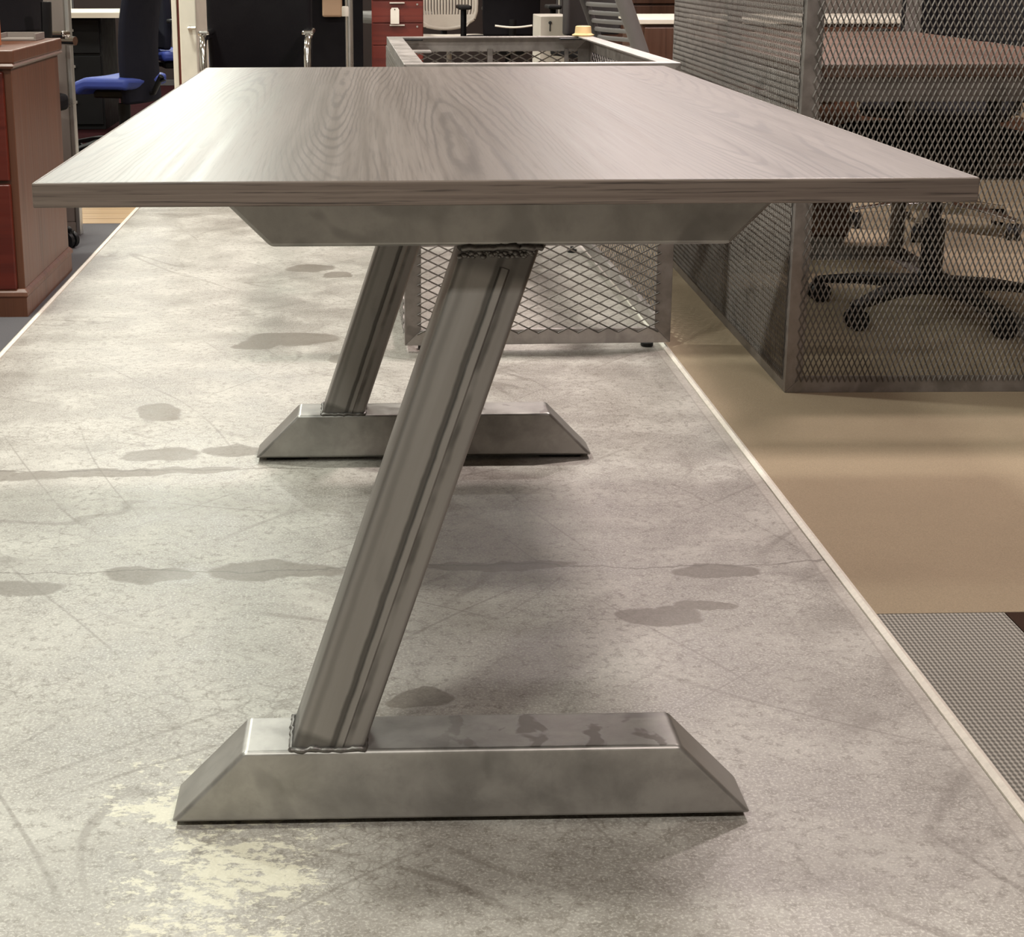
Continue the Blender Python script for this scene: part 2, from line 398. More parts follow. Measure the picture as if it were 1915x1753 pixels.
struct(G().box(XR, XR+.1, YF, YB, 0, CEIL).part('wall_right', M_PLAST))
struct(G().box(XL, XR, YB, YB+.1, 0, CEIL).part('wall_back', M_PLAST))
struct(G().box(XL, XR, YF-.1, YF, 0, CEIL).part('wall_front', M_PLAST))

def emis(name, col, k):
    t = NT(name); t.put(t.b.inputs['Base Color'], (.8, .8, .8)); t.put(t.b.inputs['Emission Color'], col); t.b.inputs['Emission Strength'].default_value = k
    return t.m
for x, y, c, wt in FIX:
    f = thing('ceiling_fixture', 'small white ceiling light fixture above the showroom', 'light', (x, y, CEIL), 0, 'ceiling fixtures in rows')
    G().prism([(-.12, 0), (.12, 0), (.09, -.06), (-.09, -.06)], -.24, .24, 'x').part('housing', M_WHITE, f)
    ld = bpy.data.lights.new('tube_light', 'AREA'); ld.shape = 'RECTANGLE'; ld.size = .36; ld.size_y = .16
    ld.energy = wt; ld.color = c
    lo = bpy.data.objects.new('tube_light', ld); COL.objects.link(lo); lo.parent = f; lo.location = (0, 0, -.065)

# ------------------------------------------------------------------ the steel-legged table
H, TH = .74, .023
X0, X1, Y0, Y1 = -.3135, .5748, 1.4947, 3.1565
FWD = .0878                        # tube depth
BTM, FT, FM = .008, .0941, .0838   # foot underside, foot top, mitre run
tb = thing('trestle_table', 'grey-brown wood laminate table with slanted raw steel legs', 'table', (.13, 2.325, 0))
OX, OY = .13, 2.325
EB = .003
rbox('tabletop', M_TOP, tb, X0+EB-OX, X1-EB-OX, Y0+EB-OY, Y1-EB-OY, H-TH, H, .0008)
top = [o for o in tb.children if o.name.startswith('tabletop')][0]
def band(mat, *b):
    o = rbox('edge_band', mat, top, *b, bevel=.0018); return o
band(M_EDGE, X0-OX, X1-OX, Y0-OY, Y0+EB-OY, H-TH-.0004, H)
band(M_EDGE, X0-OX, X1-OX, Y1-EB-OY, Y1-OY, H-TH-.0004, H)
band(M_EDGEY, X0-OX, X0+EB-OX, Y0+EB-OY, Y1-EB-OY, H-TH-.0004, H)
band(M_EDGEY, X1-EB-OX, X1-OX, Y0+EB-OY, Y1-EB-OY, H-TH-.0004, H)

def weld(pts, parent, r=.0045, closed=True):
    """lumpy bead along a polyline"""
    g = G(); P = [Vector(p) for p in pts]
    if closed: P.append(P[0])
    path = []
    for a, b in zip(P, P[1:]):
        n = max(2, int((b-a).length/.0045))
        for i in range(n): path.append(a.lerp(b, i/n) + Vector([random.uniform(-.0012, .0012) for _ in range(3)]))
    path.append(P[-1].copy())
    rr = [r*(.75+.5*random.random()) for _ in path]
    g.tube(path, rr, 7)
    return g.part('weld_bead', M_WELD, parent, smooth=60)

def leg_set(fy, fx, lx0, lx1, fl=.6527):
    """foot, slanted leg and under-top beam of one end; fy = front face"""
    y0, y1 = fy-OY, fy+FWD-OY
    fx -= OX
    foot = G().prism([(fx, BTM), (fx+fl, BTM), (fx+fl-FM, FT), (fx+FM, FT)], y0, y1).part('foot', M_FOOT, tb, bevel=.0055)
    for q in foot.data.polygons: q.use_smooth = True
    foot.data.set_sharp_from_angle(angle=math.radians(20))
    foot.modifiers['bevel'].harden_normals = True
    for a in (.02, fl/2-.04, fl-.10):
        G().box(fx+a, fx+a+.08, y0+.02, y1-.02, 0, BTM+.0006).part('foot_pad', M_RUBBER, foot)
    bx, bl, bt = -.160-OX, .586, .0589
    zt = H-TH-.0004; zb = zt-bt
    beam = G().prism([(bx, zt), (bx+bl, zt), (bx+bl-bt, zb), (bx+bt, zb)], y0, y1).part('top_beam', M_STEEL, tb, bevel=.004)
    # leg: slanted square tube; built upright in its own frame so streaks follow it
    lw = .0805; a = Vector((lx0-OX, 0, FT)); b = Vector((lx1-OX, 0, zb)); d = b-a
    dep = .080; ly = y0+.0035
    sh = d.x/d.z
    g = G(); hw = lw/2; z1 = d.z; rs = .006
    prof = []
    for sx, sy, a0 in ((1, 0, -90), (1, 1, 0), (-1, 1, 90), (-1, 0, 180)):
        for k in range(4):
            an = math.radians(a0+k*30)
            cx = sx*(hw-rs); cy = rs if sy == 0 else dep-rs
            prof.append((cx+rs*math.cos(an), cy+rs*math.sin(an)))
    n = len(prof); v = []; f = []; seg = 14
    for i in range(seg+1):
        z = z1*i/seg
        v += [(x+sh*z, y, z) for x, y in prof]
    for i in range(seg):
        for k in range(n): f.append((i*n+k, i*n+(k+1) % n, (i+1)*n+(k+1) % n, (i+1)*n+k))
    g.add(v, f)
    # re-express in a sheared local frame: object axes stay orthogonal, rotate about y instead
    ang = math.atan(sh)
    R = Matrix.Rotation(-ang, 3, 'Y')
    g.v = [tuple(R @ Vector(p)) for p in g.v]
    leg = g.part('leg', M_LEG, tb, smooth=35, loc=((lx0-OX)+0, ly, FT), rot=(0, ang, 0))
    # raised weld seam on the front face
    L = d.length
    s = G(); cw = math.cos(ang)
    xs = .011*cw
    s.prism([(xs-.0062, .0005), (xs-.0035, -.0016), (xs+.0035, -.0016), (xs+.0062, .0005), (xs+.0062, .003), (xs-.0062, .003)], .004, L-.022, 'z')
    s.part('seam_rib', M_LEG, leg)
    e = .001
    Ri = R
    def loc(p): return R @ Vector(p)
    weld([loc((-hw-e, -e, .001)), loc((hw+e, -e, .001)), loc((hw+e, dep+e, .001)), loc((-hw-e, dep+e, .001))], leg, .0030)
    zt_ = z1-.002
    weld([loc((sh*zt_-hw-e, -e, zt_)), loc((sh*zt_+hw+e, -e, zt_)), loc((sh*zt_+hw+e, dep+e, zt_)), loc((sh*zt_-hw-e, dep+e, zt_))], leg, .0034)
    # rough ground patch below the top weld
    zz = z1-.012
    lump = G()
    for i in range(46):
        q = loc((sh*zz-hw*.96+2*hw*.93*i/45, .0016, z1-.006-random.uniform(0, .006))); rr = random.uniform(.0026, .0044)
        lump.lathe([(rr*.2, -rr*.8), (rr*.8, -rr*.5), (rr, 0), (rr*.8, rr*.5), (rr*.2, rr*.8)], 8, q)
    lump.part('weld_spatter', M_WELD, leg, smooth=80)
leg_set(1.6118, -.229, -.052, .1345)
leg_set(2.9687, -.2255, -.0545, .132)

# ------------------------------------------------------------------ angle iron and expanded mesh
def angle_bar(name, p0, p1, A, B, wd, t, mat, parent, m0=True, m1=True):
    p0, p1, A, B = Vector(p0), Vector(p1), Vector(A), Vector(B); d = (p1-p0).normalized()
    sec = [(0, 0), (wd, 0), (wd, t), (t, t), (t, wd), (0, wd)]
    v = [p0+A*a+B*b+d*(max(a, b) if m0 else 0) for a, b in sec] + [p1+A*a+B*b-d*(max(a, b) if m1 else 0) for a, b in sec]
    f = [(0, 1, 2, 3), (0, 3, 4, 5), (9, 8, 7, 6), (11, 10, 9, 6)] + [(i, (i+1) % 6, (i+1) % 6+6, i+6) for i in range(6)]
    return G().add(v, f).part(name, mat, parent, bevel=.0008)
def frame_box(parent, x0, x1, y0, y1, z0, z1, wd, t, mat, skip=()):
    X, Y, Z = Vector((1, 0, 0)), Vector((0, 1, 0)), Vector((0, 0, 1))
    for z, sz in ((z0, 1), (z1, -1)):
        nm = 'bottom_rail' if sz > 0 else 'top_rail'
        for y, sy in ((y0, 1), (y1, -1)): angle_bar(nm, (x0, y, z), (x1, y, z), Z*sz, Y*sy, wd, t, mat, parent)
        for x, sx in ((x0, 1), (x1, -1)): angle_bar(nm, (x, y0, z), (x, y1, z), Z*sz, X*sx, wd, t, mat, parent)
    for x, sx in ((x0, 1), (x1, -1)):
        for y, sy in ((y0, 1), (y1, -1)): angle_bar('corner_post', (x, y, z0), (x, y, z1), X*sx, Y*sy, wd, t, mat, parent)
def expanded(name, mat, parent, origin, U, V, lu, lv, pu, pv, sw, th, tilt):
    """expanded metal sheet: diamonds pu x pv in the plane U,V; strands twisted by tilt"""
    O, U, V = Vector(origin), Vector(U), Vector(V); N = U.cross(V)
    nu, nv = int(lu/(pu/2)), int(lv/(pv/2)); g = G()
    ou, ov = (lu-nu*pu/2)/2, (lv-nv*pv/2)/2
    ct, st = math.cos(tilt), math.sin(tilt)
    long_v = pv > pu
    for i in range(nu):
        for j in range(nv):
            up = 1 if (i+j) % 2 == 0 else -1
            a = (i, j) if up == 1 else (i, j+1); b = (i+1, j+1) if up == 1 else (i+1, j)
            p = O+U*(ou+a[0]*pu/2)+V*(ov+a[1]*pv/2); q = O+U*(ou+b[0]*pu/2)+V*(ov+b[1]*pv/2)
            d = (q-p).normalized(); pr = N.cross(d)
            ref = U if long_v else V
            if pr.dot(ref) < 0: pr = -pr
            c1 = (pr*ct+N*st)*sw/2; c2 = (N*ct-pr*st)*th/2
            p = p-d*sw*.35; q = q+d*sw*.35
            v = [p+c1+c2, p-c1+c2, p-c1-c2, p+c1-c2, q+c1+c2, q-c1+c2, q-c1-c2, q+c1-c2]
            g.add(v, [(0, 1, 5, 4), (1, 2, 6, 5), (2, 3, 7, 6), (3, 0, 4, 7)])
    me = bpy.data.meshes.new(name); me.from_pydata(g.v, [], g.f); me.update()
    return link(name, me, mat, parent)

# ------------------------------------------------------------------ mesh-sided desk base behind the table
BX0, BX1, BY0, BY1, BZ0, BZ1 = -.330, .330, 0, 1.42, .018, .702
db = thing('mesh_desk_base', 'open-topped steel frame desk base with wide diamond mesh sides, behind the table', 'desk base', (.4135, 3.862, 0), math.radians(1.0))
W_, T_ = .040, .004
_X, _Y, _Z = Vector((1, 0, 0)), Vector((0, 1, 0)), Vector((0, 0, 1))
for y, sy in ((BY0, 1), (BY1, -1)): angle_bar('top_rail', (BX0, y, BZ1), (BX1, y, BZ1), -_Z, _Y*sy, .048, T_, M_FRAMEB, db)
for x, sx in ((BX0, 1), (BX1, -1)): angle_bar('top_rail', (x, BY0, BZ1), (x, BY1, BZ1), -_Z, _X*sx, .048, T_, M_FRAMEB, db)
BT = .014
for y, a, b in ((BY0, 0, BT), (BY1, -BT, 0)):
    G().prism([(BX0, BZ0), (BX1, BZ0), (BX1-.038, BZ0+.038), (BX0+.038, BZ0+.038)], y+a, y+b).part('bottom_rail', M_FRAMEB, db, bevel=.001)
for x, a, b in ((BX0, 0, BT), (BX1, -BT, 0)):
    G().prism([(BY0+.0145, BZ0), (BY1-.0145, BZ0), (BY1-.038, BZ0+.038), (BY0+.038, BZ0+.038)], x+a, x+b, 'x').part('bottom_rail', M_FRAMEB, db, bevel=.001)
for x, sx in ((BX0, 1), (BX1, -1)):
    for y, sy in ((BY0, 1), (BY1, -1)): angle_bar('corner_post', (x, y, BZ0), (x, y, BZ1), _X*sx, _Y*sy, W_, T_, M_FRAME, db)
iw = W_-.014
for nm, o, u, ln in (('front', (BX0+iw, BY0-.0022, BZ0+iw), (1, 0, 0), BX1-BX0-2*iw), ('back', (BX0+iw, BY1+.0022, BZ0+iw), (1, 0, 0), BX1-BX0-2*iw),
                     ('left', (BX0-.0022, BY0+iw, BZ0+iw), (0, 1, 0), BY1-BY0-2*iw), ('right', (BX1+.0022, BY0+iw, BZ0+iw), (0, 1, 0), BY1-BY0-2*iw)):
    expanded('mesh_panel', M_MESHB, db, o, u, (0, 0, 1), ln, BZ1-BZ0-2*iw, .0497, .0246, .0046, .0014, .85 if nm in ('front', 'back') else .3)
for x in (BX0+.05, BX1-.05):
    for y in (BY0+.04, BY1-.04):
        G().lathe([(.014, 0), (.016, .003), (.016, .010), (.006, .011), (.006, .020)], 16, (x, y, 0)).part('levelling_foot', M_RUBBER, db, smooth=40)
rbox('mounting_tab', M_FRAMEB, db, BX0+.036, BX0+.10, .62, .70, BZ1-.009, BZ1-.004, .0006)
rbox('mid_post', M_FRAME, db, -.005, .012, BY1-.016, BY1-.004, BZ0+.004, BZ1-.04, .001)
rbox('mid_post', M_FRAME, db, .245, .258, BY1-.016, BY1-.004, BZ0+.004, BZ1-.04, .001)
for y in (BY1-.05,):
    for x in (BX0+.012, BX1-.11): rbox('gusset_plate', M_BLACK, db, x, x+.10, y-.05, y, BZ1-.0085, BZ1-.0045, .0005)
cap = tag(G().lathe([(.034, 0), (.036, .004), (.030, .007), (.027, .009), (.025, .030), (.020, .032), (.0, .032)], 28).part('cream_cap', M_CREAM, None, smooth=35, loc=(.690, 5.255, .7028)),
          'small cream plastic cap resting on the mesh desk base corner', 'cap')

# ------------------------------------------------------------------ tall mesh workstation on the carpet
cg = thing('mesh_workstation', 'tall dark steel mesh workstation frame with a brown worktop inside', 'workstation', (.921, 3.432, .004), math.radians(-1.1))
CW, CD, CH = .76, 1.67, 1.12
frame_box(cg, 0, CW, 0, CD, 0, CH, .038, .0045, M_FRAME)
iw = .038-.016
expanded('mesh_panel', M_MESH, cg, (iw, -.002, iw), (1, 0, 0), (0, 0, 1), CW-2*iw, CH-2*iw, .0122, .0285, .0027, .0012, .6)
expanded('mesh_panel', M_MESH, cg, (-.002, iw, iw), (0, 1, 0), (0, 0, 1), CD-2*iw, CH-2*iw, .0122, .0285, .0027, .0012, .42)
WZ = .718
G().box(.014, CW-.02, .03, CD-.03, WZ-.028, WZ).part('worktop', M_WORK, cg, bevel=.002)
for y in (.045, CD-.095): rbox('support_rail', M_FRAME, cg, .044, CW-.044, y, y+.05, WZ-.080, WZ-.0285, .002)
for x in (.006, CW-.056): rbox('support_rail', M_FRAME, cg, x, x+.036, .045, CD-.045, WZ-.080, WZ-.0285, .002)
rbox('mid_post', M_FRAME, cg, .004, .034, CD/2-.02, CD/2+.02, WZ-.084, CH-.01, .0015)

# ------------------------------------------------------------------ office chairs
def caster(parent, x, y, r=.028, mat=None):
    g = G()
    for s in (-1, 1):
        n = 14; v = []; f = []
        for w_ in (s*.006, s*.022):
            v += [(x+w_, y+r*math.cos(2*PI*k/n), r+r*math.sin(2*PI*k/n)) for k in range(n)]
        f = [(k, (k+1) % n, (k+1) % n+n, k+n) for k in range(n)]+[tuple(range(n)), tuple(range(n, 2*n))]
        g.add(v, f)
    g.box(x-.012, x+.012, y-.014, y+.014, r, r*2+.004)
    return g.part('caster', mat or M_BLACK, parent, smooth=40)
def office_chair(name, label, loc, rz, seat_m=None, back_m=None, base_m=None, arm='tee', arm_m=None, seat_z=.46, back_w=.46, back_h=.55, back_z=None, style='pad', group=None, base_rot=0., star_r=.30, depth=.46, armx=None, pad_m=None):
    """local +y is the way the chair faces"""
    seat_m = seat_m or M_BLACKF; back_m = back_m or M_BLACKF; base_m = base_m or M_BLACK; arm_m = arm_m or M_BLACK
    c = thing(name, label, 'chair', loc, rz, group)
    for k in range(5):
        a = base_rot+2*PI*k/5; d = Vector((math.cos(a), math.sin(a), 0)); n_ = Vector((-d.y, d.x, 0))
        p0 = d*.02+Vector((0, 0, .105)); p1 = d*star_r+Vector((0, 0, .070)); v = []
        for p, wd, hh in ((p0, .036, .038), (p0.lerp(p1, .55)+Vector((0, 0, .008)), .030, .028), (p1, .020, .018)):
            v += [p+n_*wd, p-n_*wd, p-n_*wd*.7-Vector((0, 0, hh)), p+n_*wd*.7-Vector((0, 0, hh))]
        f = [(0, 1, 2, 3), (8, 11, 10, 9)]
        for s in range(2):
            for q in range(4): f.append((s*4+q, s*4+(q+1) % 4, s*4+4+(q+1) % 4, s*4+4+q))
        lg_ = G().add(v, f).part('base_leg', base_m, c, bevel=.006)
        caster(c, d.x*(star_r-.012), d.y*(star_r-.012))
    G().lathe([(.045, .062), (.048, .07), (.045, .112), (.030, .122), (.030, .26), (.017, .262), (.017, seat_z-.055)], 20).part('gas_column', base_m, c, smooth=35)
    G().box(-.09, .09, -.12, .12, seat_z-.075, seat_z-.035).part('tilt_mechanism', M_BLACK, c, bevel=.01)
    sw = .25
    def seatf(u, v):
        x = (u-.5)*2; y = (v-.5)*2
        e = max(0, 1-abs(x)**4)*max(0, 1-abs(y)**4)
        return (x*sw*(1-.08*max(0, -y)), y*depth/2, seat_z-.035+.012*e - (.03*max(0, y-.55)**2*5) + .012*abs(x)**2)
    G().slab(seatf, 10, 10, .055).part('seat', seat_m, c, smooth=60, bevel=.018)
    bz = back_z or seat_z+.10
    if style in ('pad', 'tall'):
        def backf(u, v):
            x = (u-.5)*2; wdt = back_w/2*(1-.10*v**2-.06*(1-v)**3)
            return (x*wdt, -depth/2-.02-.10*v+.05*math.sin(v*PI)*1.0+.035*x*x, bz+v*back_h)
        G().slab(backf, 10, 12, -.045).part('backrest', back_m, c, smooth=60, bevel=.014)
    elif style == 'ribs':
        fr = G(); rib_ = G()
        def bp(x, v):
            wdt = back_w/2*(1-.30*max(0, .25-v)/.25*1.0*(.25-min(v, .25))/.25)
            return Vector((x*wdt, -depth/2-.02-.10*v+.04*math.sin(v*PI)+.04*x*x, bz+v*back_h))
        ring = [bp(-1, .12+.88*i/10) for i in range(11)]+[bp(-1+2*i/8, 1) for i in range(1, 8)]+[bp(1, 1-.88*i/10) for i in range(11)]+[bp(1-2*i/8, .05-.05*math.sin(PI*i/8)) for i in range(1, 8)]
        fr.tube(ring+[ring[0]], .014, 8); fr.part('back_frame', back_m, c, smooth=50)
        def low(u, v): return bp((u-.5)*1.9, .02+v*.15)
        G().slab(low, 12, 3, -.010).part('back_lower_panel', back_m, c, smooth=50)
        for i in range(19):
            x = -.9+1.8*i/18
            rib_.tube([bp(x, .14+.84*j/8) for j in range(9)], .0085, 6)
        rib_.part('back_ribs', back_m, c, smooth=50)
    sp = G().tube([(0, -.08, seat_z-.06), (0, -depth/2-.03, seat_z-.05), (0, -depth/2-.075, seat_z+.03), (0, -depth/2-.085, bz+.10)], .022, 8, .6).part('back_support', M_BLACK, c, smooth=50)
    ax = armx or .27
    for s in (-1, 1):
        if arm == 'tee':
            a = G().tube([(s*.16, 0, seat_z-.045), (s*ax, 0, seat_z-.04), (s*ax, 0, seat_z+.01), (s*ax, 0, seat_z+.19)], .018, 8).part('arm_post', arm_m, c, smooth=45)
            G().box(s*ax-.04, s*ax+.04, -.12, .13, seat_z+.19, seat_z+.215).part('armrest', M_BLACK, c, bevel=.01)
        elif arm == 'loop':
            pts = [(s*.20, .12, seat_z-.03), (s*ax, .13, seat_z-.03), (s*ax, .15, seat_z+.05), (s*ax, .15, seat_z+.16), (s*ax, .11, seat_z+.20), (s*ax, 0, seat_z+.205), (s*ax, -.20, seat_z+.20)]
            G().tube(pts, .015, 10).part('arm_loop', arm_m, c, smooth=45)
            G().box(s*ax-.024, s*ax+.024, -.17, .10, seat_z+.212, seat_z+.232).part('arm_pad', pad_m or M_BLACK, c, bevel=.008)
    return c

# chair tucked into the mesh workstation, seat and back to the right
office_chair('task_chair', 'black task chair tucked under the mesh workstation worktop', (1.515, 4.235, .004), math.radians(96), seat_z=.47, base_rot=-1.68, star_r=.32, arm='tee', back_h=.5)
office_chair('task_chair', 'black task chair with chrome base behind the tucked-in chair', (2.02, 5.62, .004), math.radians(150), base_m=M_CHROME, arm='loop', arm_m=M_CHROME, base_rot=.3)

# ------------------------------------------------------------------ cherry cabinet on the left
cb = thing('cherry_cabinet', 'cherry wood cabinet with moulded top and base at the left', 'cabinet', (-1.55, 4.63, .004))
hx, hy = .612, .333
rbox('body', M_CHERRY, cb, -hx, hx, -hy+.012, hy, .066, .668, .002)
for i in range(3):
    x0 = -hx+.02+i*.40; x1 = x0+.385
    dr = rbox('drawer_front', M_CHERRYF, cb, x0, x1, -hy-.006, -hy+.012, .37, .655, .004)
    G().tube([(x0+.13, -hy-.004, .53), (x0+.14, -hy-.03, .53), (x0+.245, -hy-.03, .53), (x0+.255, -hy-.004, .53)], .005, 8).part('drawer_pull', M_ALU, dr, smooth=40)
    dr = rbox('drawer_front', M_CHERRYF, cb, x0, x1, -hy-.006, -hy+.012, .075, .36, .004)
    G().tube([(x0+.13, -hy-.004, .24), (x0+.14, -hy-.03, .24), (x0+.245, -hy-.03, .24), (x0+.255, -hy-.004, .24)], .005, 8).part('drawer_pull', M_ALU, dr, smooth=40)
# base moulding profile (runs along the right side and front)
def mould(prof, name, mat=M_CHERRY):
    """profile (offset outward, z) swept round the four sides"""
    v = []; f = []; cs = ((-1, -1), (1, -1), (1, 1), (-1, 1)); n = len(prof)
    for sx, sy in cs: v += [(sx*(hx+o), sy*(hy+o), z) for o, z in prof]
    for k in range(4):
        for i in range(n): f.append((k*n+i, k*n+(i+1) % n, ((k+1) % 4)*n+(i+1) % n, ((k+1) % 4)*n+i))
    return G().add(v, f).part(name, mat, cb)
mould([(-.02, 0), (.006, 0), (.006, .052), (.011, .058), (.009, .068), (.001, .076), (-.02, .076)], 'base_moulding')
mould([(-.02, .662), (.008, .664), (.013, .670), (.008, .676), (-.02, .676)], 'top_moulding')
rbox('top', M_CHERRY, cb, -hx-.004, hx+.012, -hy-.004, hy+.012, .676, .711, .004)
bxh = tag(rbox('wooden_letter_box', M_ORANGE, None, -1.30, -1.0, 4.36, 4.50, .716, .832, .004), 'orange-brown wooden box standing on the cherry cabinet', 'box')
pap = thing('paper_tray', 'flat grey tray lying on the cherry cabinet top', 'tray', (-1.02, 4.86, .7155))
rbox('tray_base', M_GFAB, pap, -.06, .055, -.07, .06, 0, .006, .001)
for a in ((-.06, -.054, -.07, .06), (.049, .055, -.07, .06), (-.054, .049, .054, .06)): rbox('tray_side', M_GFAB, pap, *a, .006, .02, .001)

# grey partition and black chair behind the cherry cabinet
pn = thing('partition_panel', 'grey fabric partition panel behind the cherry cabinet', 'partition', (-1.497, 5.66, 0))
rbox('fabric_core', M_GFAB, pn, -.45, .462, -.02, .02, .05, 1.25, .004)
for s in (-.458, .470): rbox('edge_trim', M_ALU, pn, s-.008, s+.008, -.024, .024, 0.004, 1.26, .003)
rbox('base_rail', M_GREY, pn, -.45, .462, -.022, .022, .004, .05, .002)
office_chair('task_chair', 'black fabric chair between the cherry cabinet and grey partition', (-1.25, 5.30, .004), math.radians(66), seat_z=.48, back_z=.712, back_w=.30, arm='loop', arm_m=M_CHROME, base_rot=.4, star_r=.26, depth=.36, armx=.245, pad_m=M_CHROME)

# ------------------------------------------------------------------ left background: desk and blue chairs
dk = thing('pale_top_desk', 'desk with pale wood top and dark pedestals at the back left', 'desk', (-2.15, 9.55, .004))
def desk_top(u, v):
    x = -.75+u*1.55; return (x, -.36+.08*math.cos(u*PI)+v*(.72-.08*math.cos(u*PI)), .632)
G().slab(desk_top, 16, 2, .028).part('top', M_PALETOP, dk, smooth=30)
for x in (-.70, .22):
    p = rbox('pedestal', M_BLACK, dk, x, x+.42, -.22, .32, 0, .628, .003)
    for z in (.03, .23, .43):
        d_ = rbox('drawer', M_BLACK, dk, x+.01, x+.41, -.238, -.221, z, z+.185, .003)
        rbox('drawer_pull', M_ALU, d_, x+.15, x+.27, -.256, -.239, z+.12, z+.135, .002)
rbox('modesty_panel', M_NAVY, dk, -.28, .22, .25, .27, .2, .628, .002)
office_chair('blue_chair', 'navy-backed office chair with bright blue seat', (-1.20, 8.0, .004), math.radians(72), seat_m=M_BLUE, back_m=M_NAVY, seat_z=.365, back_h=.75, back_z=.27, back_w=.40, depth=.26, arm='none', base_rot=.2)
office_chair('blue_chair', 'second blue-seated chair, further back beside the white post', (-1.10, 9.7, .004), math.radians(-75), seat_m=M_BLUE, back_m=M_NAVY, seat_z=.40, back_h=.62, back_z=.44, depth=.30, arm='tee', arm_m=M_WPLAS)
ps = thing('white_cabinet', 'narrow white cabinet standing left of the black chrome-armed chair', 'cabinet', (-.838, 7.35, 0))
rbox('side_panel', M_WHITE, ps, -.034, -.012, -.02, .50, .0, 1.4, .003)
rbox('door', M_WHITE, ps, .0, .075, -.03, .50, .02, 1.4, .006)
G().tube([(.045, -.032, .652), (.045, -.06, .652), (.075, -.06, .652)], .009, 8).part('door_knob', M_ALU, ps, smooth=40)
rbox('shelf_back', M_MAHOG, ps, -.012, .0, .0, .48, .0, 1.38, .001)
office_chair('executive_chair', 'black executive chair with chrome arms behind the table', (-.463, 6.85, .004), PI, seat_z=.425, back_w=.47, back_h=.72, back_z=.47, arm='loop', arm_m=M_CHROME, armx=.213, pad_m=M_CHROME, depth=.44, base_rot=.1)
tw = thing('folding_screen', 'dark freestanding screen with tan panels left of the metal pole', 'screen', (-.16, 9.3, .004))
dp = tw
rbox('screen_panel', M_BLACKF, dp, -.42, .13, .10, .14, .05, .80, .004)
rbox('tan_panel', M_TAN, dp, -.10, .014, .05, .09, .625, .86, .012)
rbox('tan_panel', M_TAN, dp, -.215, -.176, .05, .09, .651, .86, .012)
for x in (-.36, .09): G().tube([(x, .12, 0), (x, .12, .70)], .016, 8).part('leg', M_BLACK, dp, smooth=40)
rbox('top_rail', M_WALNUT, dp, -.42, .13, .03, .15, .83, .87, .004)
po = thing('metal_pole', 'bare brushed metal pole left of the red file pedestal', 'pole', (-.088, 7.6, 0))
G().lathe([(.06, 0), (.06, .006), (.025, .012), (.018, .02), (.018, CEIL)], 24).part('shaft', M_ALU, po, smooth=40)
G().lathe([(.021, .690), (.021, .73), (.019, .735)], 20, (-.012, 0, 0)).part('collar', M_WPLAS, po, smooth=40)
office_chair('side_chair', 'grey-seated chair with chrome leg left of the red file pedestal', (.17, 11.5, .004), math.radians(20), seat_m=M_GPLAS, back_m=M_BLACK, seat_z=.56, arm='none', base_m=M_CHROME, back_z=.70, base_rot=.5)

# red file pedestal with tag
fp = thing('file_pedestal', 'tall red mahogany file pedestal with white pulls', 'file cabinet', (.177, 9.9, 0))
pw = .155
rbox('body', M_MAHOG, fp, -pw, pw, 0, .5, .004, 1.02, .003)
zs = [.004+.05]
for i, z in enumerate([.054+.1305*q for q in range(7)]):
    d_ = rbox('drawer', M_MAHOG, fp, -pw+.003, pw-.003, -.016, -.0005, z, z+.127, .003)
    rbox('drawer_pull', M_WPLAS, d_, -.048, .043, -.032, -.017, z+.112, z+.121, .003)
    G().lathe([(.006, 0), (.006, .004)], 10).part('lock', M_ALU, d_, loc=(.118, -.018, z+.108), rot=(PI/2, 0, 0))
tagm = thing('price_tag', 'white hang tag on the red file pedestal', 'tag', (.16, 9.862, .571))
G().prism([(-.026, 0), (.026, 0), (.026, .082), (.018, .094), (-.018, .094), (-.026, .082)], -.001, .001).part('card', M_PAPER, tagm)
G().lathe([(.004, 0), (.004, .001)], 8).part('eyelet', M_INK, tagm, loc=(0, -.0012, .084), rot=(PI/2, 0, 0))

# ribbed white chair, black chair with bright curved bar, tagged pedestal
office_chair('ribbed_chair', 'pale grey chair with vertically ribbed back', (.54, 10.95, .004), math.radians(184), seat_m=M_WPLAS, back_m=M_WPLAS, base_m=M_WPLAS, seat_z=.42, back_z=.485, back_h=.55, back_w=.42, style='ribs', arm='tee')
bc = office_chair('black_mesh_chair', 'black chair with bright curved bar across its lower back', (.845, 9.9, .004), 0, seat_z=.46, back_z=.50, back_h=.55, back_w=.36, arm='tee')
G().tube([(-.108+.216*i/10, -.37, .567-.010*math.sin(PI*i/10)) for i in range(11)], .0055, 8).part('lumbar_bar', M_PAPER, bc, smooth=50)
kp = thing('tagged_pedestal', 'pale pedestal showing a keyed lock beside the black chairs', 'cabinet', (.975, 8.9, 0))
rbox('body', M_WPLAS, kp, -.041, .12, 0, .4, .004, .645, .004)
G().lathe([(.009, 0), (.009, .006), (.004, .007)], 12).part('lock', M_INK, kp, loc=(.012, -.001, .61), rot=(PI/2, 0, 0))
rbox('key', M_INK, kp, .009, .015, -.005, -.001, .565, .608, .001)
office_chair('task_chair', 'black framed chair between the pale pedestal and slatted chair', (1.23, 8.32, .004), math.radians(200), seat_z=.48, back_z=.56, back_m=M_DPLAS, back_w=.36, arm='none', base_rot=.7)

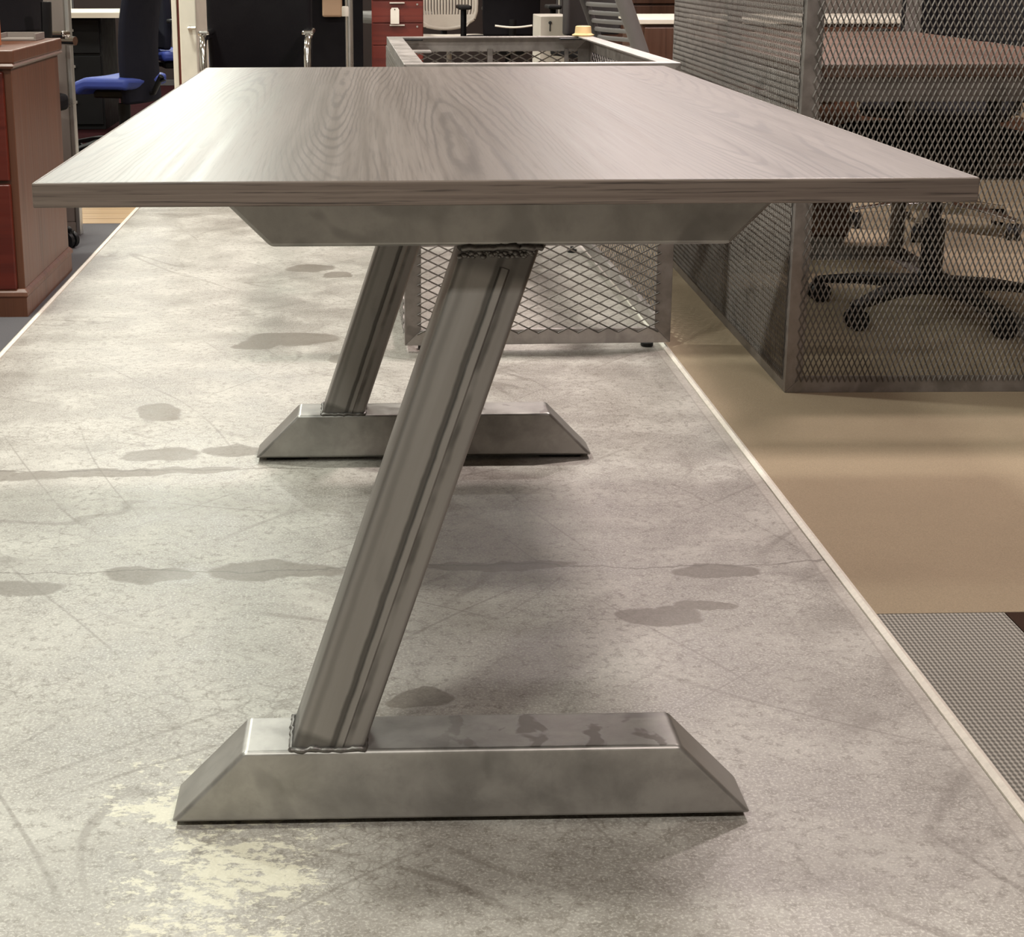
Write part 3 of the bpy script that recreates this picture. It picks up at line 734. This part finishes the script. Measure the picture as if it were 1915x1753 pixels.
# grey slatted chair leaning
sc = thing('slatted_chair', 'grey plastic chair with ladder-slatted leaning back', 'chair', (1.215, 6.35, .004), math.radians(-72))
hw = .17; 
def sb(v): return Vector((0, -.20-.26*v, .46+v*.62))
for s, m, r in ((-1, M_DPLAS, .018), (1, M_GPLAS, .030)):
    G().tube([sb(0)+Vector((s*hw, 0, 0)), sb(.5)+Vector((s*hw, 0, 0)), sb(1)+Vector((s*hw, 0, 0))], r, 10).part('back_stile', m, sc, smooth=40)
for i in range(19):
    p = sb(.04+.92*i/18)
    G().tube([p+Vector((-hw, .0, 0)), p+Vector((-hw/2, -.012, 0)), p+Vector((0, -.016, 0)), p+Vector((hw/2, -.012, 0)), p+Vector((hw, 0, 0))], .0058, 6, 1.6).part('slat', M_GPLAS, sc, smooth=40)
G().slab(lambda u, v: ((u-.5)*.40, -.20+v*.42, .44+.01*math.cos(v*3)), 6, 6, .022).part('seat', M_GPLAS, sc, smooth=50)
for x in (-.18, .18):
    for y0_, y1_ in ((-.16, -.24), (.18, .24)):
        G().tube([(x, y0_, .44), (x*1.06, y1_, 0)], .013, 8).part('leg', M_GPLAS, sc, smooth=40)

# dark wood credenzas at right back
cr = thing('credenza', 'dark walnut credenza with bright white top behind the mesh workstation', 'credenza', (1.15, 6.98, .004), math.radians(-2))
rbox('body', M_WALNUT, cr, .02, 1.90, .02, .70, .06, .668, .003)
rbox('plinth', M_BLACK, cr, .06, 1.86, .06, .66, 0, .06, .002)
rbox('top', M_WHITE, cr, 0, 1.92, 0, .72, .669, .690, .003)
for i in range(4):
    d_ = rbox('door', M_WALNUT, cr, .03+i*.468, .03+i*.468+.46, .0, .019, .08, .655, .003)
    rbox('door_pull', M_ALU, d_, .40+i*.468, .412+i*.468, -.014, -.0005, .40, .52, .002)
hc_ = thing('tall_walnut_cabinet', 'brown walnut cabinet behind the white-topped credenza', 'cabinet', (1.30, 9.1, .004))
rbox('body', M_WALNUT, hc_, 0, 1.6, 0, .5, 0, .70, .003)
rbox('top', M_WALNUT, hc_, -.02, 1.62, -.02, .52, .701, .73, .004)
for i in range(4): 
    d_ = rbox('door', M_WALNUT, hc_, .01+i*.397, .01+i*.397+.39, -.02, -.001, .06, .69, .003)
    rbox('door_pull', M_ALU, d_, .34+i*.397, .352+i*.397, -.033, -.0205, .40, .50, .002)
gp = thing('partition_panel', 'grey fabric partition standing behind the white-topped credenza', 'partition', (2.35, 7.80, 0))
rbox('fabric_core', M_GFAB, gp, -.85, .62, -.02, .02, .05, 1.3, .004)
for s in (-.858, .628): rbox('edge_trim', M_ALU, gp, s-.008, s+.008, -.024, .024, .004, 1.31, .003)
rbox('base_rail', M_GREY, gp, -.85, .62, -.022, .022, .004, .05, .002)

# charcoal partitions closing off the back of the showroom
for k in range(9):
    pb = thing('partition_panel', 'charcoal fabric partition in the row across the back of the showroom', 'partition', (-5.4+k*1.25, 12.7, 0), 0, 'charcoal partitions along the back')
    rbox('fabric_core', M_CHAR, pb, -.60, .60, -.025, .025, .05, 1.05, .004)
    for q in (-.608, .608): rbox('edge_trim', M_DPLAS, pb, q-.008, q+.008, -.028, .028, .004, 1.06, .003)
    rbox('base_rail', M_DPLAS, pb, -.60, .60, -.026, .026, .004, .05, .002)

# low dark pedestal behind the mesh workstation
mp = thing('low_pedestal', 'low dark brown pedestal standing right behind the mesh workstation', 'cabinet', (1.30, 5.40, .004), math.radians(-1.1))
rbox('body', M_WALNUT, mp, -.28, .28, -.20, .20, .05, .56, .003)
rbox('top', M_WALNUT, mp, -.29, .29, -.21, .21, .561, .585, .003)
rbox('plinth', M_FRAME, mp, -.27, .27, -.19, .19, 0, .05, .002)
for z in (.06, .23, .40):
    d_ = rbox('drawer', M_WALNUT, mp, -.27, .27, -.216, -.201, z, z+.15, .003)
    rbox('drawer_pull', M_FRAME, d_, -.20, .20, -.232, -.2165, z+.115, z+.130, .002)
